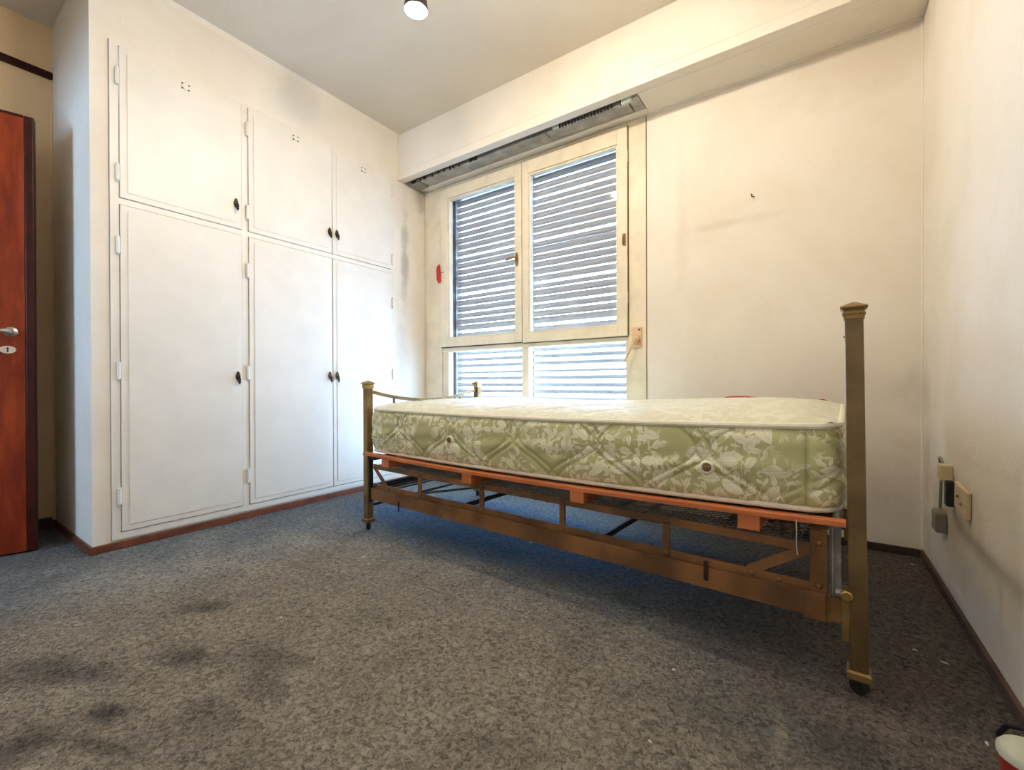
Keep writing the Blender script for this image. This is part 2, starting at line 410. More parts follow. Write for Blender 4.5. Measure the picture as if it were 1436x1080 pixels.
# window wall with its opening
WX0, WX1, WZ0, WT = 0.0, 1.850, 0.08, 0.18
wm = MB()
wm.box(WX1, RX + 0.1, 0, WT, 0, H)
wm.box(WX0, WX1, 0, WT, 0, WZ0)
wm.box(WX0, WX1, 0, WT, HB + 0.001, H)
struct('wall_window', wm, 'wall', 'cream plaster wall with scuffs around the window', 'wall')
struct('wall_right', MB().box(RX, RX + 0.1, YB, 0.0, 0, H), 'wall', 'cream plaster wall on the bed-head side with sockets low down', 'wall')
wl = MB()
wl.box(-0.10, 0, YL, -1.988, 0, H)                   # strip left of the wardrobe
wl.box(-0.10, 0, -0.336, WT, 0, H)                   # strip next to the window
wl.box(-0.10, 0, -1.988, -0.336, 2.362, H)           # above the wardrobe
wl.box(-0.10, 0, -1.988, -0.336, 0, 0.044)
struct('wall_closet', wl, 'wall', 'cream painted wall surrounding the built-in wardrobe', 'wall')
struct('wall_closet_end', MB().box(AX, -0.10, YL, YL + 0.06, 0, H), 'wall', 'short end wall of the closet beside the open door', 'wall')
struct('wall_alcove', MB().box(AX - 0.1, AX, -4.7, YL + 0.06, 0, H), 'alcove', 'tan plaster wall behind the open brown door', 'wall')
DX0, DX1 = -0.47, 0.36
wb = MB()
wb.box(DX1, RX + 0.1, YB - 0.1, YB, 0, H)
wb.box(AX, DX0, YB - 0.1, YB, 0, H)
wb.box(DX0, DX1, YB - 0.1, YB, 2.04, H)
struct('wall_back', wb, 'wall', 'cream wall with the doorway to the hall', 'wall')
hw = MB(); hw.box(0.80, 0.90, -4.7, YB - 0.1, 0, H)
hw.box(AX, -0.25, -4.7, -4.6, 0, H).box(0.35, 0.8, -4.7, -4.6, 0, H).box(-0.25, 0.35, -4.7, -4.6, 0, 1.15).box(-0.25, 0.35, -4.7, -4.6, 1.95, H)
struct('wall_hall', hw, 'wall', 'hall wall beyond the doorway', 'wall')

# beam over the window, with curtain slot and shutter-box lid in its underside
SX1 = 1.872
bmh = MB()
bmh.box(0, RX, -BD, 0, HB + 0.055, H)
bmh.box(0, RX, -BD, -0.222, HB, HB + 0.055)
bmh.box(SX1, RX, -0.222, 0, HB, HB + 0.055)
bmh.box(0, SX1, -0.062, 0, HB, HB + 0.055)
beam = struct('ceiling_beam', bmh, 'wall', 'cream boxed beam running above the window wall', 'beam', 0.003)
for (x0, x1) in ((0.125, 1.262), (1.266, 1.800)):
    MB().box(x0, x1, -0.180, -0.074, HB + 0.004, HB + 0.050).build('shutter_box_panel', 'greyp', beam, bevel=0.002)
MB().box(0.0, 0.112, -0.180, -0.066, HB - 0.004, HB + 0.05).build('shutter_box_end', 'greyp', beam, bevel=0.002)
MB().box(1.812, SX1 - 0.003, -0.205, -0.066, HB - 0.003, HB + 0.05).build('shutter_box_end', 'greyp', beam, bevel=0.002)
MB().box(0.0, SX1, -0.222, -0.062, HB + 0.050, HB + 0.054).build('slot_lining', 'dark', beam)

# thin beads in the corners
struct('trim_1', MB().tube([(SX1, -0.004, HB - 0.002), (RX - 0.004, -0.004, HB - 0.002)], 0.006, 8), 'wall', 'thin cream bead where window wall meets beam', 'trim')
struct('trim_2', MB().tube([(RX - 0.003, -0.003, 0.05), (RX - 0.003, -0.003, HB)], 0.006, 8), 'wall', 'thin cream bead down the corner behind the bed head', 'trim')
struct('trim_3', MB().box(0.0, 0.010, -BD - 0.012, -BD, HB, H), 'wall', 'narrow strip between closet wall and beam', 'trim', 0.002)
struct('trim_4', MB().prism([(0, 0), (0.016, 0), (0.010, -0.008), (0.003, -0.02), (0, -0.024)], lambda a, b, t: Vector((a, t, H + b)), YL, -BD - 0.012), 'wall', 'small cream cove under the ceiling above the wardrobe', 'trim')
struct('trim_5', MB().box(AX, AX + 0.02, YB, YL, 2.418, 2.455), 'mahogd', 'dark rail across the alcove wall above the door', 'trim', 0.003)
struct('trim_6', MB().tube([(AX + 0.003, YL - 0.003, 0.04), (AX + 0.003, YL - 0.003, 2.418)], 0.006, 8), 'alcove', 'thin tan bead down the alcove corner', 'trim')

# baseboards
struct('baseboard_closet', MB().box(0.0, 0.012, YL - 0.012, -0.004, 0, 0.036), 'basebrown', 'low red-brown wooden baseboard along the wardrobe', 'baseboard', 0.003)
struct('baseboard_closet_end', MB().box(AX + 0.012, 0.0, YL - 0.012, YL, 0, 0.036), 'basebrown', 'low brown baseboard on the closet end', 'baseboard', 0.003)
struct('baseboard_alcove', MB().box(AX, AX + 0.012, YB, YL - 0.012, 0, 0.05), 'basedark', 'dark baseboard behind the open door', 'baseboard', 0.003)
struct('baseboard_window', MB().box(0.012, RX - 0.012, -0.012, 0, 0, 0.034), 'basedark', 'dark brown baseboard under the window wall', 'baseboard', 0.003)
struct('baseboard_right', MB().box(RX - 0.012, RX, YB, -0.0, 0, 0.034), 'basedark', 'dark brown baseboard along the bed-head wall', 'baseboard', 0.003)

# ================================================================== WINDOW
win = thing('window_1', (0.93, 0.05, WZ0), 'cream wooden window with two casements over fixed lower panes', 'window', kind='structure')
fr = MB()
fr.box(WX0 + 0.002, 0.186, 0.0, 0.07, WZ0, HB - 0.001)            # wide left casing
fr.box(1.742, WX1 - 0.002, 0.0, 0.07, WZ0, HB - 0.001)
fr.box(0.186, 1.742, 0.0, 0.07, 2.326, HB - 0.001)
fr.box(0.186, 1.742, 0.004, 0.07, 1.020, 1.060)                   # transom
fr.box(0.186, 0.250, 0.012, 0.07, WZ0, 1.020)
fr.box(1.716, 1.742, 0.012, 0.07, WZ0, 1.020)
fr.box(0.955, 1.012, 0.012, 0.07, WZ0 + 0.05, 1.020)              # lower mullion
fr.box(0.250, 1.716, 0.010, 0.07, WZ0, WZ0 + 0.05)
fr.build('window_frame', 'cream', win, bevel=0.003)
MB().box(0.25, 1.84, -0.04, 0.0, WZ0 - 0.03, WZ0).build('window_sill', 'cream', win, bevel=0.004)
MB().box(0.005, 0.017, -0.006, 0.0, WZ0, HB - 0.003).build('casing_bead', 'cream', win, bevel=0.002)
for (x0, x1) in ((0.250, 0.955), (1.012, 1.716)):
    MB().box(x0, x1, 0.036, 0.040, WZ0 + 0.05, 1.020).build('lower_pane', 'glass', win)
def sash(x0, x1, g0, g1, z0, z1, gz0, gz1):
    m = MB(); ya, yb = -0.018, 0.032
    m.box(x0, g0, ya, yb, z0, z1).box(g1, x1, ya, yb, z0, z1)
    m.box(g0, g1, ya, yb, z0, gz0).box(g0, g1, ya, yb, gz1, z1)
    o = m.build('casement_sash', 'cream', win, bevel=0.003)
    b = MB(); t = 0.011                                           # glazing bead step
    b.box(g0, g0 + t, ya + 0.010, yb, gz0, gz1).box(g1 - t, g1, ya + 0.010, yb, gz0, gz1)
    b.box(g0 + t, g1 - t, ya + 0.010, yb, gz0, gz0 + t).box(g0 + t, g1 - t, ya + 0.010, yb, gz1 - t, gz1)
    b.build('glazing_bead', 'cream', o, bevel=0.002)
    MB().box(g0 + t, g1 - t, 0.010, 0.014, gz0 + t, gz1 - t).build('glass_pane', 'glass', o)
    return o
sl = sash(0.190, 0.974, 0.270, 0.918, 1.058, 2.318, 1.122, 2.234)
sr = sash(0.979, 1.738, 1.028, 1.676, 1.052, 2.318, 1.118, 2.226)
gp = MB()                                                         # dark rebates showing in the joints round the sashes
gp.box(0.1862, 0.1898, -0.006, 0.030, 1.056, 2.322).box(0.9742, 0.9788, -0.010, 0.030, 1.056, 2.322).box(1.7382, 1.7418, -0.006, 0.030, 1.056, 2.322)
gp.box(0.1898, 0.9742, -0.006, 0.030, 2.3182, 2.3255).box(0.9788, 1.7382, -0.006, 0.030, 2.3182, 2.3255)
gp.box(0.1898, 0.9742, -0.002, 0.003, 1.0515, 1.0578).box(0.9788, 1.7382, -0.002, 0.003, 1.0470, 1.0518)
gp.build('sash_joint', 'joint', win)
MB().box(1.8483, 1.8525, -0.003, 0.0, 0.10, HB - 0.003).build('casing_joint', 'joint', win)
# espagnolette handle on the meeting stile
hp = MB()
hp.prism([(0.935 + 0.013 * math.cos(a), 1.643 + 0.05 * math.sin(a)) for a in [2 * PI * k / 20 for k in range(20)]], lambda a, b, t: Vector((a, t, b)), -0.024, -0.018)
ho = hp.build('handle_plate', 'brass', sl, smooth=True)
MB().tube([(0.935, -0.018, 1.65), (0.935, -0.05, 1.65), (0.925, -0.058, 1.648), (0.868, -0.060, 1.640)], [0.008, 0.008, 0.009, 0.007], 10).build('handle', 'brass', sl, smooth=True)
# stay bracket on the right stile
MB().box(1.713, 1.729, -0.034, -0.018, 1.600, 1.668).box(1.716, 1.727, -0.046, -0.034, 1.612, 1.650).build('stay_bracket', 'brass', sr, bevel=0.003)
# hinges
for z in (1.25, 2.10):
    MB().tube([(0.192, -0.016, z), (0.192, -0.016, z + 0.07)], 0.006, 8).build('hinge', 'cream', sl, smooth=True)
    MB().tube([(1.738, -0.016, z), (1.738, -0.016, z + 0.07)], 0.006, 8).build('hinge', 'cream', sr, smooth=True)
# winder plate and lever on the right casing
pl = MB().box(1.760, 1.822, -0.010, 0.0, 0.976, 1.100).build('winder_plate', 'peach', win, bevel=0.004)
MB().lathe([(0.006, -0.001), (0.006, 0.002)], (1.808, -0.0102, 1.084), (0, -1, 0), 10).build('screw', 'black', pl)
MB().lathe([(0.021, 0), (0.021, 0.020), (0.016, 0.028), (0.002, 0.030)], (1.796, -0.010, 1.030), (0, -1, 0), 18).build('winder_hub', 'peach', pl, smooth=True)
MB().tube([(1.796, -0.040, 1.030), (1.780, -0.055, 0.990), (1.742, -0.066, 0.905), (1.728, -0.070, 0.897)], [0.007, 0.007, 0.006, 0.006], 10).build('winder_lever', 'peach', pl, smooth=True)

# roller shutter of separate slats outside the glass
sh = thing('roller_shutter', (0.96, 0.13, WZ0), 'lowered grey slatted roller shutter outside the window', 'shutter')
for gx in ((0.004, 0.258), (1.712, 1.846)):
    MB().box(gx[0], gx[1], 0.074, 0.165, WZ0, HB).build('guide_rail', 'irond', sh)
MB().box(0.190, 0.262, 0.034, 0.074, 1.062, 2.34).build('guide_cover', 'irond', sh)
MB().box(0.258, 0.263, 0.088, 0.104, WZ0, HB).build('guide_lip', 'galv', sh)
MB().box(0.262, 1.712, 0.078, 0.165, 2.262, HB).build('shutter_head', 'irond', sh)
pitch = 0.0505
prof = []
for k in range(7):
    a = (k / 6 - 0.5); prof.append((0.118 - 0.010 * math.cos(a * PI), a))
slat_me = None
z = WZ0 + 0.006; i = 0
while z < 2.22:
    low = z < 1.04
    gap = 0.021 if low else (0.0038 + 0.0046 * (0.5 + 0.5 * math.sin(i * 1.9)) * (1.5 if z < 1.5 else 0.7))
    if i % 6 == 3: gap += 0.007
    hgt = pitch - gap
    if slat_me is None:
        m = MB(); pts = [(y, a) for y, a in prof] + [(y + 0.007, a) for y, a in reversed(prof)]
        m.prism(pts, lambda a, b, t: Vector((t, a - 0.13, b)), 0.262, 1.712)
        o = m.build('slat', 'slat', sh, smooth=True, local=True); slat_me = o.data
    else:
        o = bpy.data.objects.new('slat', slat_me); COL.objects.link(o); o.parent = sh
    o.location = (-0.96, 0.0, z + hgt / 2 - WZ0); o.scale = (1, 1, hgt)
    o.rotation_euler = (random.uniform(-0.04, 0.04) , random.uniform(-0.0015, 0.0015), 0)
    z += pitch; i += 1
MB().box(0.90, 0.985, 0.132, 0.137, WZ0 + 0.02, 2.30).build('lift_strap', 'greypl', sh)

# curtain track with glides
ct = thing('curtain_track', (0.95, -0.2, HB + 0.02), 'old brown curtain track with glides under the beam', 'curtain track')
MB().box(0.03, 1.835, -0.214, -0.188, HB + 0.010, HB + 0.048).build('rail', 'irond', ct, bevel=0.002)
random.seed(3)
xs = [0.07, 0.085, 0.10, 0.16, 0.20, 0.208, 0.216, 0.29, 0.35, 0.41, 0.47, 0.50, 0.56, 0.66, 0.675, 0.69, 0.705, 0.72] + [1.38 + 0.021 * k for k in range(17)] + [1.77]
for x in xs:
    MB().box(x - 0.003, x + 0.003, -0.206, -0.196, HB - 0.010 - random.uniform(0, 0.006), HB + 0.012).build('glide', 'dark', ct)
MB().box(1.775, 1.832, -0.212, -0.190, HB - 0.016, HB + 0.010).build('end_stop', 'palelid', ct, bevel=0.002)
MB().box(1.33, 1.375, -0.210, -0.192, HB - 0.006, HB + 0.010).build('end_stop', 'palelid', ct, bevel=0.002)

# red ribbon tied on the casement hinge
rb = MB()
rb.prism([(0.170, 1.715), (0.198, 1.722), (0.202, 1.655), (0.206, 1.580), (0.180, 1.572), (0.163, 1.610), (0.160, 1.680)], lambda a, b, t: Vector((a, t + 0.004 * math.sin(b * 60), b)), -0.036, -0.027)
rib = thing('red_ribbon', (0.18, -0.03, 1.57), 'red cloth tag hanging on left casement edge', 'ribbon')
rb.build('cloth', 'red', rib, bevel=0.002)
MB().tube([(0.198, -0.030, 1.655), (0.215, -0.030, 1.655), (0.226, -0.022, 1.655), (0.226, -0.0178, 1.655)], 0.003, 8).build('hook', 'brass', rib, smooth=True)

# ================================================================== WARDROBE
wd = thing('wardrobe', (0, -1.16, 0.044), 'white built-in wardrobe with three tall doors and three upper doors', 'wardrobe')
m = MB(); FX = 0.010
m.box(-0.04, FX, -1.986, -1.955, 0.046, 2.360).box(-0.04, FX, -0.361, -0.338, 0.046, 2.360)
m.box(-0.04, FX, -1.955, -0.361, 2.345, 2.360).box(-0.04, FX, -1.955, -0.361, 1.609, 1.637)
m.box(-0.04, FX, -1.955, -0.361, 0.046, 0.078)
m.box(-0.04, FX, -1.423, -1.391, 0.078, 1.609).box(-0.04, FX, -1.423, -1.391, 1.637, 2.345)
m.build('frame', 'white', wd)
MB().box(-0.62, -0.60, -1.986, -0.338, 0.05, 2.36).box(-0.60, -0.04, -1.986, -1.97, 0.05, 2.36).box(-0.60, -0.04, -0.354, -0.338, 0.05, 2.36).build('carcass', 'greyp', wd)
def wdoor(y0, y1, z0, z1, hinge, key_y, key_z, hz, catch=None):
    g = 0.003
    m = MB()
    m.box(-0.012, 0.016, y0 + g, y1 - g, z0 + g, z1 - g)
    o = m.build('door', 'white', wd, bevel=0.002)
    ins = 0.030
    p = MB().box(0.016, 0.0195, y0 + ins, y1 - ins if hinge != 'pair' else y1 - ins, z0 + ins, z1 - ins)
    p.build('door_panel', 'white', o, bevel=0.0015)
    for z in hz:
        yh = y0 - 0.006 if hinge == 'L' else y1 + 0.004
        h = MB(); h.tube([(0.019, yh, z - 0.036), (0.019, yh, z + 0.036)], 0.0075, 8)
        h.tube([(0.019, yh, z - 0.041), (0.019, yh, z - 0.037)], 0.006, 8); h.tube([(0.019, yh, z + 0.037), (0.019, yh, z + 0.041)], 0.006, 8)
        h.build('hinge', 'white', o, smooth=True)
    # pointed oval escutcheon with a little drop key
    pts = []
    for k in range(16):
        a = 2 * PI * k / 16
        pts.append((0.0125 * math.sin(a) * (1 - 0.25 * abs(math.cos(a))), 0.027 * math.cos(a)))
    e = MB().prism(pts, lambda a, b, t: Vector((t, key_y + a, key_z + 0.012 + b)), 0.0195, 0.0255).build('escutcheon', 'bronzek', o, bevel=0.0015)
    kk = MB(); kk.tube([(0.0255, key_y, key_z + 0.006), (0.042, key_y, key_z + 0.004)], 0.004, 8)
    kk.lathe([(0.006, 0), (0.009, 0.004), (0.006, 0.012), (0.008, 0.017), (0.004, 0.026), (0.001, 0.031)], (0.040, key_y, key_z - 0.004), (0, 0, -1), 10)
    kk.lathe([(0.004, 0), (0.008, 0.004), (0.004, 0.008)], (0.040, key_y, key_z + 0.005), (0, 0, -1), 10)
    kk.build('key', 'bronzek', o, smooth=True)
    if catch:
        cy, cz = catch; c = MB(); s_ = 0.020
        c.prism([(-s_, 0), (0, -s_), (s_, 0), (0, s_)], lambda a, b, t: Vector((t, cy + a, cz + b)), 0.0195, 0.025)
        q = c.build('diamond_catch', 'white', o, bevel=0.002)
        for (a, b) in ((-0.014, 0.012), (0.014, -0.012), (-0.014, -0.012), (0.014, 0.012)):
            MB().box(0.0195, 0.023, cy + a - 0.004, cy + a + 0.004, cz + b - 0.0025, cz + b + 0.0025).build('catch_screw', 'bronzek', q)
UZ, UT, LZ, LT = 1.637, 2.345, 0.078, 1.609
wdoor(-1.955, -1.423, UZ, UT, 'L', -1.457, 1.764, (1.754, 2.20), (-1.692, 2.293))
wdoor(-1.391, -0.862, UZ, UT, 'L', -0.886, 1.766, (1.746, 2.218), (-1.114, 2.293))
wdoor(-0.862, -0.361, UZ, UT, 'R', -0.832, 1.766, (1.715, 2.23), (-0.618, 2.293))
wdoor(-1.955, -1.423, LZ, LT, 'L', -1.452, 0.800, (0.249, 0.832, 1.416))
wdoor(-1.391, -0.862, LZ, LT, 'L', -0.888, 0.810, (0.248, 0.832, 1.413))
wdoor(-0.862, -0.361, LZ, LT, 'R', -0.834, 0.810, (0.25, 0.839, 1.386))

# ================================================================== OPEN ROOM DOOR
dang = math.atan2(-0.109, -0.030)
DL = Vector((-0.277, -2.184, 0)); ddir = Vector((math.cos(dang), math.sin(dang), 0)); dn = Vector((ddir.y, -ddir.x, 0))
if dn.x < 0: dn = -dn
door = thing('door_1', tuple(DL), 'open red-brown mahogany door standing at the alcove', 'door', kind='structure')
def dpt(s, n, z): return DL + ddir * s + dn * n + Vector((0, 0, z))
def dbox(mb, s0, s1, n0, n1, z0, z1):
    vs = [dpt(s, n, z) for z in (z0, z1) for n in (n0, n1) for s in (s0, s1)]
    return mb.add(vs, [(0, 2, 3, 1), (4, 5, 7, 6), (0, 1, 5, 4), (1, 3, 7, 5), (3, 2, 6, 7), (2, 0, 4, 6)])
DH = 1.995
dbox(MB(), 0.032, 0.80, -0.038, 0.0, 0.008, DH - 0.012).build('leaf', 'mahog', door, bevel=0.002)
dbox(MB(), 0.0, 0.032, -0.040, 0.002, 0.006, DH).build('edge_lipping', 'mahogd', door, bevel=0.006)
dbox(MB(), 0.032, 0.80, -0.039, 0.0015, DH - 0.012, DH).build('edge_lipping', 'mahogd', door, bevel=0.003)
hnd = MB().lathe([(0.022, 0), (0.022, 0.005), (0.013, 0.010), (0.010, 0.045), (0.0, 0.046)], dpt(0.075, 0.0, 1.005), dn, 16).build('handle_rose', 'chrome', door, smooth=True)
MB().tube([dpt(0.075, 0.040, 1.005), dpt(0.082, 0.052, 1.005), dpt(0.11, 0.054, 1.007), dpt(0.19, 0.052, 1.003)], [0.009, 0.011, 0.010, 0.008], 12).build('lever', 'chrome', hnd, smooth=True)
pts = [(0.085 + 0.026 * math.cos(2 * PI * k / 20), 0.925 + 0.018 * math.sin(2 * PI * k / 20)) for k in range(20)]
es = MB().prism(pts, lambda a, b, t: dpt(a, t, b), 0.0, 0.004).build('keyhole_plate', 'chrome', door, bevel=0.001)
MB().prism([(0.082, 0.914), (0.088, 0.914), (0.0868, 0.925), (0.0895, 0.932), (0.085, 0.936), (0.0805, 0.932), (0.0832, 0.925)], lambda a, b, t: dpt(a, t, b), 0.0035, 0.0048).build('keyhole', 'black', es)
struct('door_frame_1', MB().box(DX0 - 0.06, DX0, YB - 0.11, YB + 0.012, 0, 2.10).box(DX1, DX1 + 0.06, YB - 0.11, YB + 0.012, 0, 2.10).box(DX0, DX1, YB - 0.11, YB + 0.012, 2.04, 2.10), 'mahogd', 'dark wooden frame of the hall doorway', 'door frame', 0.003)

# ================================================================== BED
BA = Vector((0.734, -1.126, 0)); BR = math.radians(-2.6525); BL = 2.031; BW = 0.86
PW = 0.0185
bed = thing('bed_frame', tuple(BA), 'old brass and iron single bed frame with square posts', 'bed', rz=BR)
HZ, FZ = 0.925, 0.745
TILT = -0.011
def post(u, v, ztop, mat, nm, tilt=0.0, cast=False):
    def q(du, dv, z): return Vector((u + du + tilt * (z - 0.03), v + dv, z))
    m = MB()
    zb = 0.045
    vs = [q(a * PW, b * PW, z) for z in (zb, ztop) for a, b in ((-1, -1), (1, -1), (1, 1), (-1, 1))]
    m.add(vs, [(3, 2, 1, 0), (4, 5, 6, 7)] + [(i, (i + 1) % 4, 4 + (i + 1) % 4, 4 + i) for i in range(4)])
    o = m.build(nm, mat, bed, bevel=0.003, local=True)
    def rings(prof, name, mt):
        mm = MB(); vs = []
        for r, z in prof: vs += [q(a * r, b * r, z) for a, b in ((-1, -1), (1, -1), (1, 1), (-1, 1))]
        n = len(prof)
        fs = [(3, 2, 1, 0), tuple(4 * (n - 1) + k for k in range(4))]
        fs += [(i * 4 + k, i * 4 + (k + 1) % 4, (i + 1) * 4 + (k + 1) % 4, (i + 1) * 4 + k) for i in range(n - 1) for k in range(4)]
        mm.add(vs, fs); return mm.build(name, mt, o, local=True)
    rings([(PW + 0.002, ztop - 0.004), (PW + 0.002, ztop + 0.006), (PW + 0.0045, ztop + 0.007), (PW + 0.0045, ztop + 0.011), (PW + 0.001, ztop + 0.012), (PW + 0.001, ztop + 0.016), (PW + 0.0085, ztop + 0.023), (PW + 0.0085, ztop + 0.026), (0.004, ztop + 0.038)], 'cap', 'brassl' if mat == 'brass' else 'brass')
    rings([(PW + 0.003, 0.038), (PW + 0.006, 0.042), (PW + 0.006, 0.056), (PW + 0.001, 0.060)], 'foot_collar', 'brass')
    if cast:
        cc = MB(); cc.lathe([(0.017, -0.010), (0.019, -0.008), (0.019, 0.008), (0.017, 0.010)], (u, v - 0.004, 0.0195), (0.5, 0.86, 0), 16)
        cc.build('caster', 'black', o, smooth=True, local=True)
        MB().bar((u - 0.012, v + 0.004, 0.016), (u - 0.012, v, 0.044), 0.02, 0.003, (0, 1, 0)).build('caster_fork', 'galv', o, local=True)
    else:
        MB().lathe([(0.011, 0.001), (0.013, 0.006), (0.012, 0.038)], (u, v, 0), (0, 0, 1), 12).build('foot_tip', 'black', o, smooth=True, local=True)
    return o
post(0, 0, FZ, 'brass', 'foot_post'); post(0, BW, FZ, 'brass', 'foot_post')
post(BL, 0, HZ, 'brassd', 'head_post', TILT, True); post(BL, BW, HZ, 'brassd', 'head_post', TILT, True)
# end rails (curved), spindles and cross bars
def endframe(u, ztop, sag, tilt, zlow):
    pts = []
    for k in range(17):
        t = k / 16; z = ztop - sag * 4 * t * (1 - t)
        pts.append(Vector((u + tilt * z, PW + (BW - 2 * PW) * t, z)))
    m = MB()
    for a, b in zip(pts[:-1], pts[1:]): pass
    vs = []
    for p in pts: vs += [p + Vector((du, 0, dz)) for du, dz in ((-0.005, -0.009), (0.005, -0.009), (0.005, 0.009), (-0.005, 0.009))]
    n = len(pts)
    m.add(vs, [(3, 2, 1, 0), tuple(4 * (n - 1) + k for k in range(4))] + [(i * 4 + k, i * 4 + (k + 1) % 4, (i + 1) * 4 + (k + 1) % 4, (i + 1) * 4 + k) for i in range(n - 1) for k in range(4)])
    m.build('curved_end_rail', 'brass', bed, local=True)
    for t in (0.18, 0.5, 0.82):
        v = PW + (BW - 2 * PW) * t; z1 = ztop - sag * 4 * t * (1 - t)
        MB().bar((u + tilt * z1, v, z1 - 0.008), (u + tilt * zlow, v, zlow), 0.010, 0.010, (1, 0, 0)).build('spindle', 'brass', bed, local=True)
    MB().bar((u + tilt * zlow, PW, zlow), (u + tilt * zlow, BW - PW, zlow), 0.022, 0.008).build('end_cross_bar', 'irond', bed, local=True)
    MB().bar((u, PW, 0.125), (u, BW - PW, 0.125), 0.014, 0.010).build('end_cross_bar', 'irond', bed, local=True)
endframe(0.0, 0.725, 0.055, 0, 0.37)
endframe(BL, 0.865, 0.04, TILT, 0.42)
def rivet(u, v, z, s, parent, r=0.009, mt='iron'):
    MB().lathe([(r, 0), (r, 0.002), (r * 0.75, 0.005), (r * 0.3, 0.007)], (u, v, z), (0, s, 0), 10).build('rivet', mt, parent, smooth=True, local=True)
for v, s in ((-0.004, -1), (BW + 0.004, 1)):
    m = MB()
    y0, y1 = (v - 0.004, v) if s < 0 else (v, v + 0.004)
    m.box(PW, BL - PW - 0.014, y0, y1, 0.163, 0.224)                                   # upright flange
    yf = (y1, y1 + 0.05) if s < 0 else (y0 - 0.05, y0)
    m.box(PW + 0.03, BL - PW - 0.03, yf[0], yf[1], 0.204, 0.208)                       # inward flange
    r_ = m.build('side_rail', 'iron', bed, local=True, bevel=0.001)
    MB().box(1.918, 1.966, y0 - 0.003, y1 + 0.003, 0.157, 0.228).build('rail_sleeve', 'iron', r_, local=True, bevel=0.002)
    MB().box(1.968, 1.974, y0 - 0.003, y1 + 0.003, 0.157, 0.232).build('rail_flange', 'brass', r_, local=True, bevel=0.001)
    MB().box(BL - PW - 0.016, BL - PW, v - 0.016, v + 0.016, 0.125, 0.255).build('post_bracket', 'brass', bed, local=True, bevel=0.003)
    MB().lathe([(0.011, 0), (0.013, 0.004), (0.013, 0.016), (0.010, 0.019)], (BL - PW - 0.006, v + s * 0.012, 0.243), (0, s, 0), 14).build('bracket_knob', 'brassl', bed, smooth=True, local=True)
    MB().lathe([(0.009, 0), (0.009, 0.012)], (BL - PW - 0.016, v + s * 0.012, 0.243), (-1, 0, 0), 6).build('bracket_bolt', 'galv', bed, local=True)
    MB().box(PW, PW + 0.014, v - 0.012, v + 0.012, 0.150, 0.370).build('post_bracket', 'irond', bed, local=True, bevel=0.003)
    # drop latch
    MB().box(1.672, 1.684, y0 - 0.006 if s < 0 else y1, y0 if s < 0 else y1 + 0.006, 0.186, 0.244).build('latch', 'irond', r_, local=True, bevel=0.002)
    MB().box(0.258, 0.266, y0 - 0.005 if s < 0 else y1, y0 if s < 0 else y1 + 0.005, 0.140, 0.190).build('latch', 'irond', r_, local=True, bevel=0.001)

# sprung base that drops into the bed frame
spr = thing('spring_base', (BA.x, BA.y, 0.208), 'brown iron spring base with woven wire mesh under slatted boards', 'bed base', rz=BR)
dz = -0.208
def sbuild(mb, name, mat, parent=None, **kw):
    mb.v = [p + Vector((0, 0, dz)) for p in mb.v]
    return mb.build(name, mat, parent or spr, local=True, **kw)
def srivet(u, v, z, s):
    sbuild(MB().lathe([(0.009, 0), (0.009, 0.002), (0.007, 0.005), (0.003, 0.007)], (u, v, z), (0, s, 0), 10), 'rivet', 'iron', smooth=True)
U0, U1 = 0.038, 1.965
for v, s in ((0.006, -1), (BW - 0.006, 1)):
    t = 0.005
    sbuild(MB().box(U0, U1, v - t / 2, v + t / 2, 0.2085, 0.247), 'lower_rail', 'iron', bevel=0.001)
    sbuild(MB().box(U0, U1 - 0.03, v - t / 2, v + t / 2, 0.322, 0.347), 'upper_rail', 'iron', bevel=0.001)
    for u in (0.404, 0.793, 1.183, 1.559):
        sbuild(MB().box(u - 0.011, u + 0.011, v - t / 2 - 0.0035 * (s < 0), v + t / 2 + 0.0035 * (s > 0), 0.232, 0.338), 'strap', 'iron', bevel=0.001)
        srivet(u, v + s * 0.0065, 0.335, s); srivet(u, v + s * 0.0065, 0.2365, s)
    # bent end strap at the head, folded over the top
    m = MB().box(1.930, 1.968, v - t / 2 - 0.004 * (s < 0), v + t / 2 + 0.004 * (s > 0), 0.222, 0.384)
    m.box(1.930, 1.968, min(v, v - s * 0.10), max(v, v - s * 0.10), 0.384, 0.389)
    sbuild(m, 'end_strap', 'iron', bevel=0.003)
    srivet(1.949, v + s * 0.0065, 0.352, s); srivet(1.949, v + s * 0.0065, 0.242, s)
    sbuild(MB().bar((1.79, v + s * 0.001, 0.243), (1.934, v + s * 0.001, 0.335), 0.026, 0.004), 'diagonal_brace', 'iron')
    srivet(1.795, v + s * 0.0035, 0.238, s); srivet(1.86, v + s * 0.0035, 0.236, s)
    sbuild(MB().bar((0.045, v + s * 0.001, 0.333), (0.165, v + s * 0.001, 0.228), 0.022, 0.004), 'diagonal_brace', 'iron')
    srivet(0.165, v + s * 0.0035, 0.2355, s); srivet(0.26, v + s * 0.0035, 0.2355, s); srivet(0.05, v + s * 0.0035, 0.235, s); srivet(0.05, v + s * 0.0035, 0.335, s)
for v in (0.016, BW - 0.020):
    sbuild(MB().box(1.970, 1.996, v, v + 0.004, 0.215, 0.395), 'corner_plate', 'galv', bevel=0.001)
for u in (0.060, 1.93):
    sbuild(MB().box(u - 0.016, u + 0.016, 0.01, BW - 0.01, 0.334, 0.340), 'mesh_bar', 'irond')
sbuild(MB().box(0.05, 0.09, 0.01, BW - 0.01, 0.215, 0.220).box(0.05, 0.054, 0.01, BW - 0.01, 0.215, 0.245), 'end_angle', 'irond')
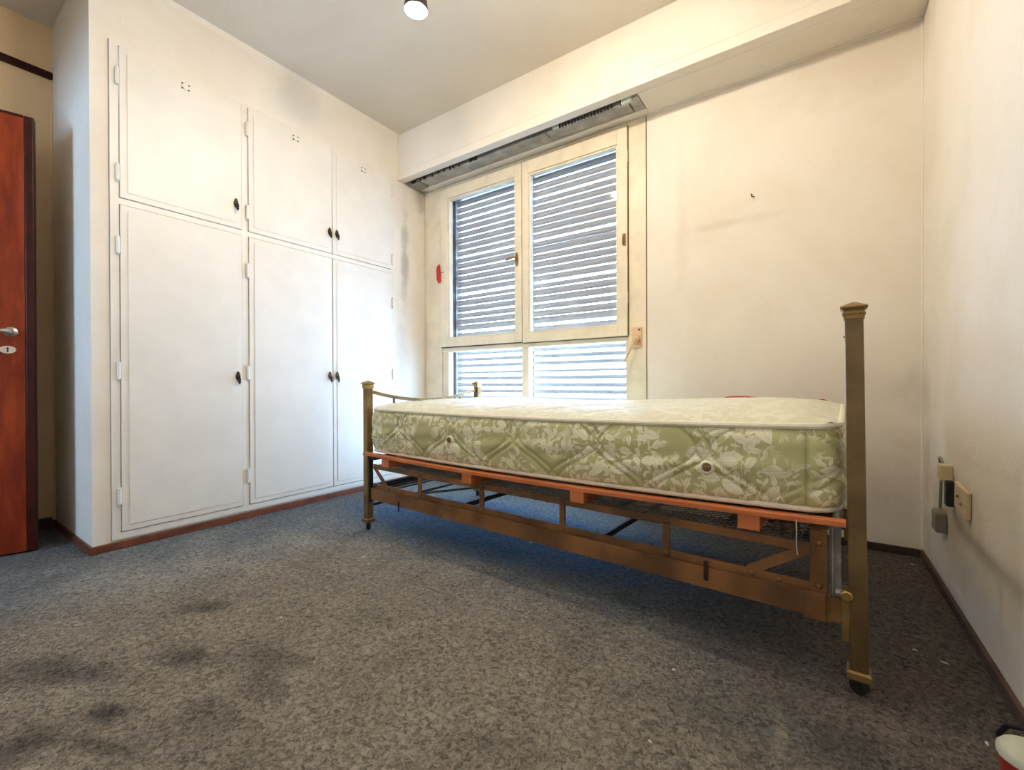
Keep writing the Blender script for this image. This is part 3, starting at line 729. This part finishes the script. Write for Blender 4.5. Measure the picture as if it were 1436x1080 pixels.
sbuild(MB().box(0.115, 0.140, 0.01, BW - 0.01, 0.215, 0.222), 'cross_bar', 'irond')
sbuild(MB().box(1.975, 1.982, 0.01, BW - 0.01, 0.215, 0.395), 'head_plate', 'galv', bevel=0.002)
for u in (0.66, 1.33):
    sbuild(MB().bar((u, 0.012, 0.226), (u + 0.02, BW - 0.012, 0.226), 0.020, 0.008), 'cross_bar', 'irond')
sbuild(MB().tube([(0.33, 0.02, 0.228), (0.45, 0.30, 0.222), (0.52, 0.60, 0.226), (0.55, BW - 0.02, 0.228)], 0.006, 8), 'tension_rod', 'galv', smooth=True)
for u in (0.25, 0.62, 1.0, 1.38, 1.72):
    sbuild(MB().box(u - 0.012, u + 0.012, 0.01, BW - 0.01, 0.330, 0.334), 'mesh_support', 'irond')
# woven diamond mesh
mw = MB(); zc = 0.3425
def wire_line(a, b, dzz):
    n = Vector((b[0] - a[0], b[1] - a[1], 0)).normalized(); p = Vector((-n.y, n.x, 0)); r = 0.0024
    A_, B_ = Vector((a[0], a[1], zc + dzz)), Vector((b[0], b[1], zc + dzz))
    vs = [q + o for q in (A_, B_) for o in (p * r, Vector((0, 0, r)), -p * r, Vector((0, 0, -r)))]
    mw.add(vs, [(i, (i + 1) % 4, 4 + (i + 1) % 4, 4 + i) for i in range(4)])
mu0, mu1, mv0, mv1 = 0.06, 1.93, 0.02, BW - 0.02
for sgn, dzz in ((1, 0.0015), (-1, -0.0015)):
    k = -60
    while k < 260:
        c = mu0 + k * 0.026; k += 1
        # line u = c + sgn*(v-mv0)*0.8
        pts = []
        ua = c; ub = c + sgn * (mv1 - mv0) * 0.8
        ta, tb = 0.0, 1.0
        du = ub - ua
        t0 = (mu0 - ua) / du; t1 = (mu1 - ua) / du
        if t0 > t1: t0, t1 = t1, t0
        ta = max(0.0, t0); tb = min(1.0, t1)
        if tb - ta < 0.01: continue
        wire_line((ua + du * ta, mv0 + (mv1 - mv0) * ta), (ua + du * tb, mv0 + (mv1 - mv0) * tb), dzz)
o = sbuild(mw, 'wire_mesh', 'wire'); o['kind'] = 'stuff'

# slatted wooden base lying on the spring base
sb = thing('slatted_base', (BA.x, BA.y, 0.345), 'orange varnished wooden slatted base beneath the mattress', 'bed base', rz=BR)
dz2 = -0.345
def wbuild(mb, name, mat='wood', **kw):
    mb.v = [p + Vector((0, 0, dz2)) for p in mb.v]
    return mb.build(name, mat, sb, local=True, **kw)
def pz(u): return 0.397 + 0.016 * ((u - 1.0) ** 2) + 0.007 * (u - 1.0)
for v0 in (-0.054, BW + 0.0195):
    m = MB(); vs = []; n = 13
    for k in range(n):
        u = 0.030 + (2.006 - 0.030) * k / (n - 1); z = pz(u) - 0.004
        vs += [(u, v0, z), (u, v0 + 0.0345, z), (u, v0 + 0.0345, z + 0.013), (u, v0, z + 0.013)]
    # keep clear of the foot post: the batten passes in front of it
    m.add(vs, [(3, 2, 1, 0), tuple(4 * (n - 1) + k for k in range(4))] + [(i * 4 + k, i * 4 + (k + 1) % 4, (i + 1) * 4 + (k + 1) % 4, (i + 1) * 4 + k) for i in range(n - 1) for k in range(4)])
    wbuild(m, 'side_batten', bevel=0.001)
for u in (0.210, 0.755, 1.272, 1.796):
    z = pz(u) - 0.004
    wbuild(MB().box(u - 0.027, u + 0.027, -0.050, BW + 0.050, z - 0.040, z), 'cross_slat', bevel=0.002)
for v in (0.20, 0.43, 0.66):
    m = MB(); vs = []
    for k in range(n):
        u = 0.04 + 1.94 * k / (n - 1); z = pz(u)
        vs += [(u, v - 0.04, z), (u, v + 0.04, z), (u, v + 0.04, z + 0.012), (u, v - 0.04, z + 0.012)]
    m.add(vs, [(3, 2, 1, 0), tuple(4 * (n - 1) + k for k in range(4))] + [(i * 4 + k, i * 4 + (k + 1) % 4, (i + 1) * 4 + (k + 1) % 4, (i + 1) * 4 + k) for i in range(n - 1) for k in range(4)])
    wbuild(m, 'long_slat', bevel=0.001)

# ================================================================== MATTRESS
MU0, MU1, MV0, MV1, RC = 0.034, 1.998, -0.022, BW - 0.01, 0.075
mat = thing('mattress', (BA.x, BA.y, 0.40), 'green floral damask quilted mattress with cream piping', 'mattress', rz=BR)
def zbot(u): return pz(u) + 0.0135 + 0.007 * (1 - abs(u - 1.0))*0.3 + 0.006
def ztop(u, v):
    t = (v - MV0) / (MV1 - MV0)
    return 0.632 + 0.014 * ((u - 1.0) ** 2) + 0.009 * (u - 1.0) + 0.018 * t
def perim(n_per_m=240):
    pts = []
    def arc(cx, cy, a0, a1):
        k = 12
        return [(cx + RC * math.cos(a0 + (a1 - a0) * i / k), cy + RC * math.sin(a0 + (a1 - a0) * i / k)) for i in range(k)]
    def line(a, b):
        L = math.dist(a, b); k = int(L * n_per_m)
        return [(a[0] + (b[0] - a[0]) * i / k, a[1] + (b[1] - a[1]) * i / k) for i in range(k)]
    pts += line((MU0 + RC, MV0), (MU1 - RC, MV0)); pts += arc(MU1 - RC, MV0 + RC, -PI / 2, 0)
    pts += line((MU1, MV0 + RC), (MU1, MV1 - RC)); pts += arc(MU1 - RC, MV1 - RC, 0, PI / 2)
    pts += line((MU1 - RC, MV1), (MU0 + RC, MV1)); pts += arc(MU0 + RC, MV1 - RC, PI / 2, PI)
    pts += line((MU0, MV1 - RC), (MU0, MV0 + RC)); pts += arc(MU0 + RC, MV0 + RC, PI, 1.5 * PI)
    return pts
PP = perim(); NP = len(PP)
nrm = []
for i in range(NP):
    a, b = PP[i - 1], PP[(i + 1) % NP]; d = Vector((b[0] - a[0], b[1] - a[1], 0)).normalized(); nrm.append(Vector((d.y, -d.x, 0)))
arcl = [0.0]
for i in range(1, NP): arcl.append(arcl[-1] + math.dist(PP[i - 1], PP[i]))
P_ = 0.345; LZ_ = 0.315
def quilt_d(s, z):
    best = 1.0
    for off in (-0.020, 0.020):
        for sg in (1, -1):
            a = 0.5 * (1 - math.cos(2 * PI * (z - 0.575) / LZ_))
            x = (s - 0.53 - sg * (a * P_ * 0.5) - off) / P_
            best = min(best, abs(x - round(x)) * P_)
    best = min(best, abs(s + MU0 + RC - 1.923) if 0.05 < z else 1)
    return best
NR = 44
vs, uvs, stc = [], [], []
for j in range(NR + 1):
    t = j / NR
    for i in range(NP):
        u, v = PP[i]; zb, zt = zbot(u), ztop(u, v); z = zb + (zt - zb) * t
        bulge = 0.010 * math.sin(PI * t) ** 0.6 - 0.006 * (abs(2 * t - 1) ** 6)
        q = quilt_d(arcl[i], z)
        puff = 0.0085 * (1 - math.exp(-(q / 0.013) ** 1.1)) * min(1, 4 * math.sin(PI * t))
        stc.append(math.exp(-(q / 0.0026) ** 2))
        wr = 0.003 * math.sin(arcl[i] * 9 + 3 * math.sin(z * 30)) * math.sin(PI * t)
        p = Vector((u, v, z)) + nrm[i] * (bulge + puff + wr - 0.006)
        vs.append(p); uvs.append((arcl[i], z))
fs = [(j * NP + i, j * NP + (i + 1) % NP, (j + 1) * NP + (i + 1) % NP, (j + 1) * NP + i) for j in range(NR) for i in range(NP)]
def uvmesh(name, vs, uvs, fs, material, parent, zoff, seam=None):
    me = bpy.data.meshes.new(name); me.from_pydata([(p[0], p[1], p[2] - zoff) for p in vs], [], fs)
    ul = me.uv_layers.new(name='UVMap')
    for poly in me.polygons:
        us = [uvs[me.loops[l].vertex_index] for l in poly.loop_indices]
        mx = max(a for a, b in us)
        for l, (a, b) in zip(poly.loop_indices, us):
            if seam and mx - a > seam / 2: a += seam
            ul.data[l].uv = (a, b)
    me.polygons.foreach_set('use_smooth', [True] * len(me.polygons)); me.materials.append(M[material])
    o = bpy.data.objects.new(name, me); COL.objects.link(o); o.parent = parent
    return o
side = uvmesh('side_panel', vs, uvs, fs, 'damask', mat, 0.40, arcl[-1] + 0.004)
side.data.attributes.new('stitch', 'FLOAT', 'POINT').data.foreach_set('value', stc)
def sheet(zf, name, matn, flip, crown=True, nu=190, nv=84):
    vs, uvs = [], []
    for j in range(nv + 1):
        v = MV0 + (MV1 - MV0) * (0.5 - 0.5 * math.cos(PI * j / nv) if j in (0, nv) else j / nv)
        dv = min(v - MV0, MV1 - v); ins = RC - math.sqrt(max(0, RC * RC - (RC - dv) ** 2)) if dv < RC else 0
        for i in range(nu + 1):
            u = MU0 + ins + (MU1 - MU0 - 2 * ins) * i / nu
            de = max(0.0, min(u - MU0, MU1 - u, dv))
            z = zf(u, v)
            if crown:
                e = 1 - math.exp(-de / 0.09)
                z += 0.036 * e
                a = 0.5 * (1 - math.cos(2 * PI * v / 0.30)); best = 1
                for sg in (1, -1):
                    x = (u - 0.1 - sg * a * 0.115) / 0.23; best = min(best, abs(x - round(x)) * 0.23)
                z += 0.005 * (1 - math.exp(-(best / 0.014) ** 1.5)) * min(1, de / 0.05)
                z += 0.006 * math.sin(u * 7 + 1) * math.sin(v * 6) * e
                z += 0.012 * math.exp(-((u - 1.75) / 0.25) ** 2) * e
            vs.append((u, v, z)); uvs.append((u, v + 2.0))
    fs = []
    for j in range(nv):
        for i in range(nu):
            f = (j * (nu + 1) + i, j * (nu + 1) + i + 1, (j + 1) * (nu + 1) + i + 1, (j + 1) * (nu + 1) + i)
            fs.append(tuple(reversed(f)) if flip else f)
    return uvmesh(name, vs, uvs, fs, matn, mat, 0.40)
sheet(ztop, 'top_panel', 'damasktop', False)
sheet(lambda u, v: zbot(u), 'bottom_panel', 'damasktop', True, False, 40, 16)
def ring(zf, r, off, name):
    m = MB(); n = 8; vs = []; idx = list(range(0, NP, 3)); k_ = len(idx)
    for i in idx:
        u, v = PP[i]; c = Vector((u, v, zf(u, v) - 0.40)) + nrm[i] * off
        vs += [c + nrm[i] * (r * math.cos(2 * PI * k / n)) + Vector((0, 0, r * math.sin(2 * PI * k / n))) for k in range(n)]
    fs = [(a * n + k, a * n + (k + 1) % n, ((a + 1) % k_) * n + (k + 1) % n, ((a + 1) % k_) * n + k) for a in range(k_) for k in range(n)]
    m.add(vs, fs); return m.build(name, 'piping', mat, smooth=True, local=True)
ring(ztop, 0.0085, -0.004, 'top_piping')
ring(lambda u, v: zbot(u) + 0.002, 0.0075, -0.006, 'bottom_piping')
for u in (0.640, 1.687):
    for v, s in ((MV0, -1), (MV1, 1)):
        bt = MB().lathe([(0.021, 0), (0.020, 0.006), (0.015, 0.010), (0.0125, 0.008), (0.0125, 0.006)], (u, v + s * 0.006, 0.522 - 0.40), (0, s, 0), 20).build('vent_button', 'piping', mat, smooth=True, local=True)
        MB().lathe([(0.012, 0.0), (0.011, 0.004), (0.004, 0.006)], (u, v + s * 0.0118, 0.522 - 0.40), (0, s, 0), 14).build('vent_grille', 'brass', bt, smooth=True, local=True)

bM4 = FR[bed.name]
# red cloth edge tucked behind the mattress at the head
rc = MB(); vs = []
for k in range(15):
    u = 1.52 + 0.44 * k / 14
    zt = 0.694 + 0.010 * math.sin(k * 0.5) - (0.02 if k == 0 else 0) - (0.02 if k == 14 else 0)
    for (dv, z) in ((0.018, 0.60), (0.030, 0.60), (0.028, zt), (0.020, zt)): vs.append(bM4 @ Vector((u, MV1 + dv, z)))
rc.add(vs, [(3, 2, 1, 0), tuple(4 * 14 + k for k in range(4))] + [(i * 4 + k, i * 4 + (k + 1) % 4, (i + 1) * 4 + (k + 1) % 4, (i + 1) * 4 + k) for i in range(14) for k in range(4)])
tag(rc.build('red_cloth', 'red', bevel=0.002), 'red cloth edge tucked behind the far side of the mattress', 'cloth')

# crumpled rag under the slats at the head end
bm = bmesh.new(); bmesh.ops.create_icosphere(bm, subdivisions=3, radius=1.0)
random.seed(11)
for v in bm.verts:
    n = v.co.normalized(); r = 1 + 0.35 * math.sin(7 * n.x + 3 * n.y) * math.sin(5 * n.z + 4 * n.x) + random.uniform(-0.12, 0.12)
    v.co = Vector((n.x * 0.036 * r, n.y * 0.032 * r, n.z * 0.0135 * r))
me = bpy.data.meshes.new('crumpled_rag'); bm.to_mesh(me); bm.free(); me.materials.append(M['rag'])
o = bpy.data.objects.new('crumpled_rag', me); COL.objects.link(o)
o.location = bM4 @ Vector((1.872, 0.055, 0.3705)); o.rotation_euler = (0.0, 0.05, BR)
tag(o, 'crumpled brown-grey rag lying on the wire mesh beneath the mattress head', 'rag')
# loose thread hanging from the mattress
th = MB().tube([bM4 @ Vector(p) for p in ((1.905, -0.056, 0.418), (1.906, -0.059, 0.39), (1.905, -0.056, 0.35), (1.908, -0.053, 0.328))], 0.0012, 5)
tag(th.build('thread', 'lint', smooth=True), 'loose white thread hanging from the mattress edge', 'thread')

# ================================================================== CEILING LAMP
LP = Vector((1.185, -1.195, 2.47))
lamp = thing('ceiling_lamp', (1.52, -1.38, H), 'dark ceiling spotlight fixture with one bulb in view and two unseen added ones', 'lamp')
MB().lathe([(0.065, 0), (0.065, 0.012), (0.045, 0.026), (0.012, 0.034), (0.010, 0.10)], (1.52, -1.38, H), (0, 0, -1), 20).build('ceiling_rose', 'black', lamp, smooth=True)
for k, (dx, dy, on) in enumerate([(LP.x - 1.52, LP.y + 1.38, True), (0.36, 0.12, True), (0.02, -0.36, True)]):  # second and third arms are unseen, added to raise the room light
    end = Vector((1.52 + dx, -1.38 + dy, 2.565)); h = Vector((dx, dy, 0)).normalized()
    MB().tube([(1.52, -1.38, H - 0.09), Vector((1.52 + dx * 0.5, -1.38 + dy * 0.5, 2.60)), end - h * 0.01, end], 0.007, 8).build('arm', 'black', lamp, smooth=True)
    ax = (h * 0.06 + Vector((0, 0, -1))).normalized()
    MB().lathe([(0.012, -0.01), (0.024, 0.0), (0.026, 0.030), (0.021, 0.032)], end, ax, 16).build('lamp_holder', 'brassd', lamp, smooth=True)
    if k == 0:
        MB().lathe([(0.022, 0.018), (0.036, 0.026), (0.048, 0.050), (0.056, 0.100), (0.053, 0.100), (0.045, 0.052), (0.034, 0.029), (0.022, 0.021)], end, ax, 24).build('reflector_cup', 'black', lamp, smooth=True)
    else: MB().lathe([(0.022, 0.020), (0.040, 0.028), (0.062, 0.050), (0.068, 0.066), (0.066, 0.066), (0.060, 0.052), (0.038, 0.031), (0.022, 0.023)], end, ax, 24).build('reflector_cup', 'black', lamp, smooth=True)
    c = end + ax * 0.080
    MB().lathe([(0.016, -0.04), (0.020, -0.03), (0.030, -0.008), (0.033, 0.008), (0.029, 0.022), (0.018, 0.032), (0.004, 0.036)], c, ax, 18).build('bulb', 'emit%d' % k, lamp, smooth=True)

# ================================================================== WALL FITTINGS ON THE RIGHT WALL
bx = thing('socket_box', (RX, -0.49, 0.42), 'beige surface socket box with black plug on the wall', 'socket')
MB().box(RX - 0.034, RX, -0.520, -0.470, 0.425, 0.482).build('box', 'beigepl', bx, bevel=0.006)
MB().box(RX - 0.024, RX - 0.001, -0.548, -0.515, 0.345, 0.432).build('plug', 'black', bx, bevel=0.006)
MB().tube([(RX - 0.02, -0.48, 0.480), (RX - 0.02, -0.45, 0.494), (RX - 0.016, -0.405, 0.492), (RX - 0.010, -0.385, 0.465), (RX - 0.008, -0.380, 0.40), (RX - 0.010, -0.378, 0.300)], 0.0045, 8).build('cable', 'greypl', bx, smooth=True)
ad = thing('cable_adapter', (RX, -0.40, 0.225), 'grey-brown adapter block hanging on the cable by the wall', 'adapter')
MB().prism([(-0.435, 0.225), (-0.365, 0.225), (-0.365, 0.295), (-0.385, 0.305), (-0.435, 0.295)], lambda a, b, t: Vector((t, a, b)), RX - 0.032, RX - 0.002).build('body', 'greypl', ad, bevel=0.005)
op = thing('outlet_plate', (RX, -0.66, 0.39), 'loose beige outlet plate askew on the wall', 'outlet')
R_ = Matrix.Translation((RX, -0.66, 0.395)) @ Matrix.Rotation(math.radians(4), 4, 'X')
MB().box(-0.012, -0.001, -0.072, 0.072, -0.042, 0.042, R_).build('plate', 'beigepl', op, bevel=0.003)
for yy, zz in ((0.022, 0.006), (-0.018, -0.008)):
    MB().lathe([(0.006, 0), (0.006, 0.003), (0.003, 0.006)], R_ @ Vector((-0.012, yy, zz)), (-1, 0, 0), 10).build('screw', 'brassl', op, smooth=True)
# nails and hook on the window wall
nl = thing('wall_nail', (2.406, 0, 1.735), 'small bent nail in the bare plaster wall', 'nail')
MB().tube([(2.400, 0.0, 1.742), (2.400, -0.016, 1.742), (2.402, -0.018, 1.728), (2.414, -0.018, 1.724)], 0.003, 6).build('shank', 'irond', nl, smooth=True)

# red tub with black carrying loop by the right wall
cx, cy = 3.006, -1.385
tb = thing('red_tub', (cx, cy, 0), 'small red tub with pale lid and black loop on the carpet', 'tub')
MB().lathe([(0.038, 0.001), (0.042, 0.004), (0.046, 0.062), (0.047, 0.066)], (cx, cy, 0), (0, 0, 1), 24).build('body', 'redpl', tb, smooth=True)
MB().lathe([(0.049, 0.066), (0.049, 0.076), (0.044, 0.082), (0.02, 0.085)], (cx, cy, 0), (0, 0, 1), 24).build('lid', 'palelid', tb, smooth=True)
MB().tube([(cx + 0.03, cy + 0.03, 0.090), (cx + 0.01, cy + 0.065, 0.088), (cx - 0.01, cy + 0.100, 0.066), (cx - 0.018, cy + 0.118, 0.035), (cx - 0.015, cy + 0.122, 0.008), (cx + 0.0, cy + 0.10, 0.006), (cx + 0.02, cy + 0.06, 0.01)], 0.0055, 8).build('loop_handle', 'black', tb, smooth=True)

# lint scraps on the carpet
random.seed(5)
for (u, v, L, lab) in [(510, 783, 0.030, 'long white curl of lint on the carpet before the foot post'), (517, 793, 0.010, 'short white lint bit beside the long curl'),
                       (745, 762, 0.014, 'white lint tuft just in front of the bed rail'), (660, 692, 0.012, 'white lint bit under the bed by the cross bar'),
                       (1280, 793, 0.016, 'white lint scrap near the corner under the adapter'), (1325, 931, 0.018, 'longest white lint scrap between head post and wall'),
                       (1283, 914, 0.012, 'short white lint scrap between head post and wall'), (1386, 1046, 0.012, 'white lint scrap beside the red tub'),
                       (730, 948, 0.010, 'tiny white lint speck on open carpet'), (395, 868, 0.008, 'tiny white lint speck on open carpet'),
                       (912, 1042, 0.009, 'tiny white lint speck on open carpet'), (945, 942, 0.010, 'tiny white lint speck on open carpet')]:
    p = floor_at(u, v); a = random.uniform(0, PI)
    d = Vector((math.cos(a), math.sin(a), 0)); n = Vector((-d.y, d.x, 0))
    pts = [p + d * (L * (t - 0.5)) + n * (L * 0.25 * math.sin(t * PI)) + Vector((0, 0, 0.003 + 0.002 * math.sin(t * PI))) for t in (0, 0.33, 0.66, 1)]
    o = MB().tube(pts, [0.001, 0.0026, 0.0026, 0.001], 6).build('lint_scrap', 'lint', smooth=True)
    tag(o, lab, 'lint', 'lint scraps on the carpet')
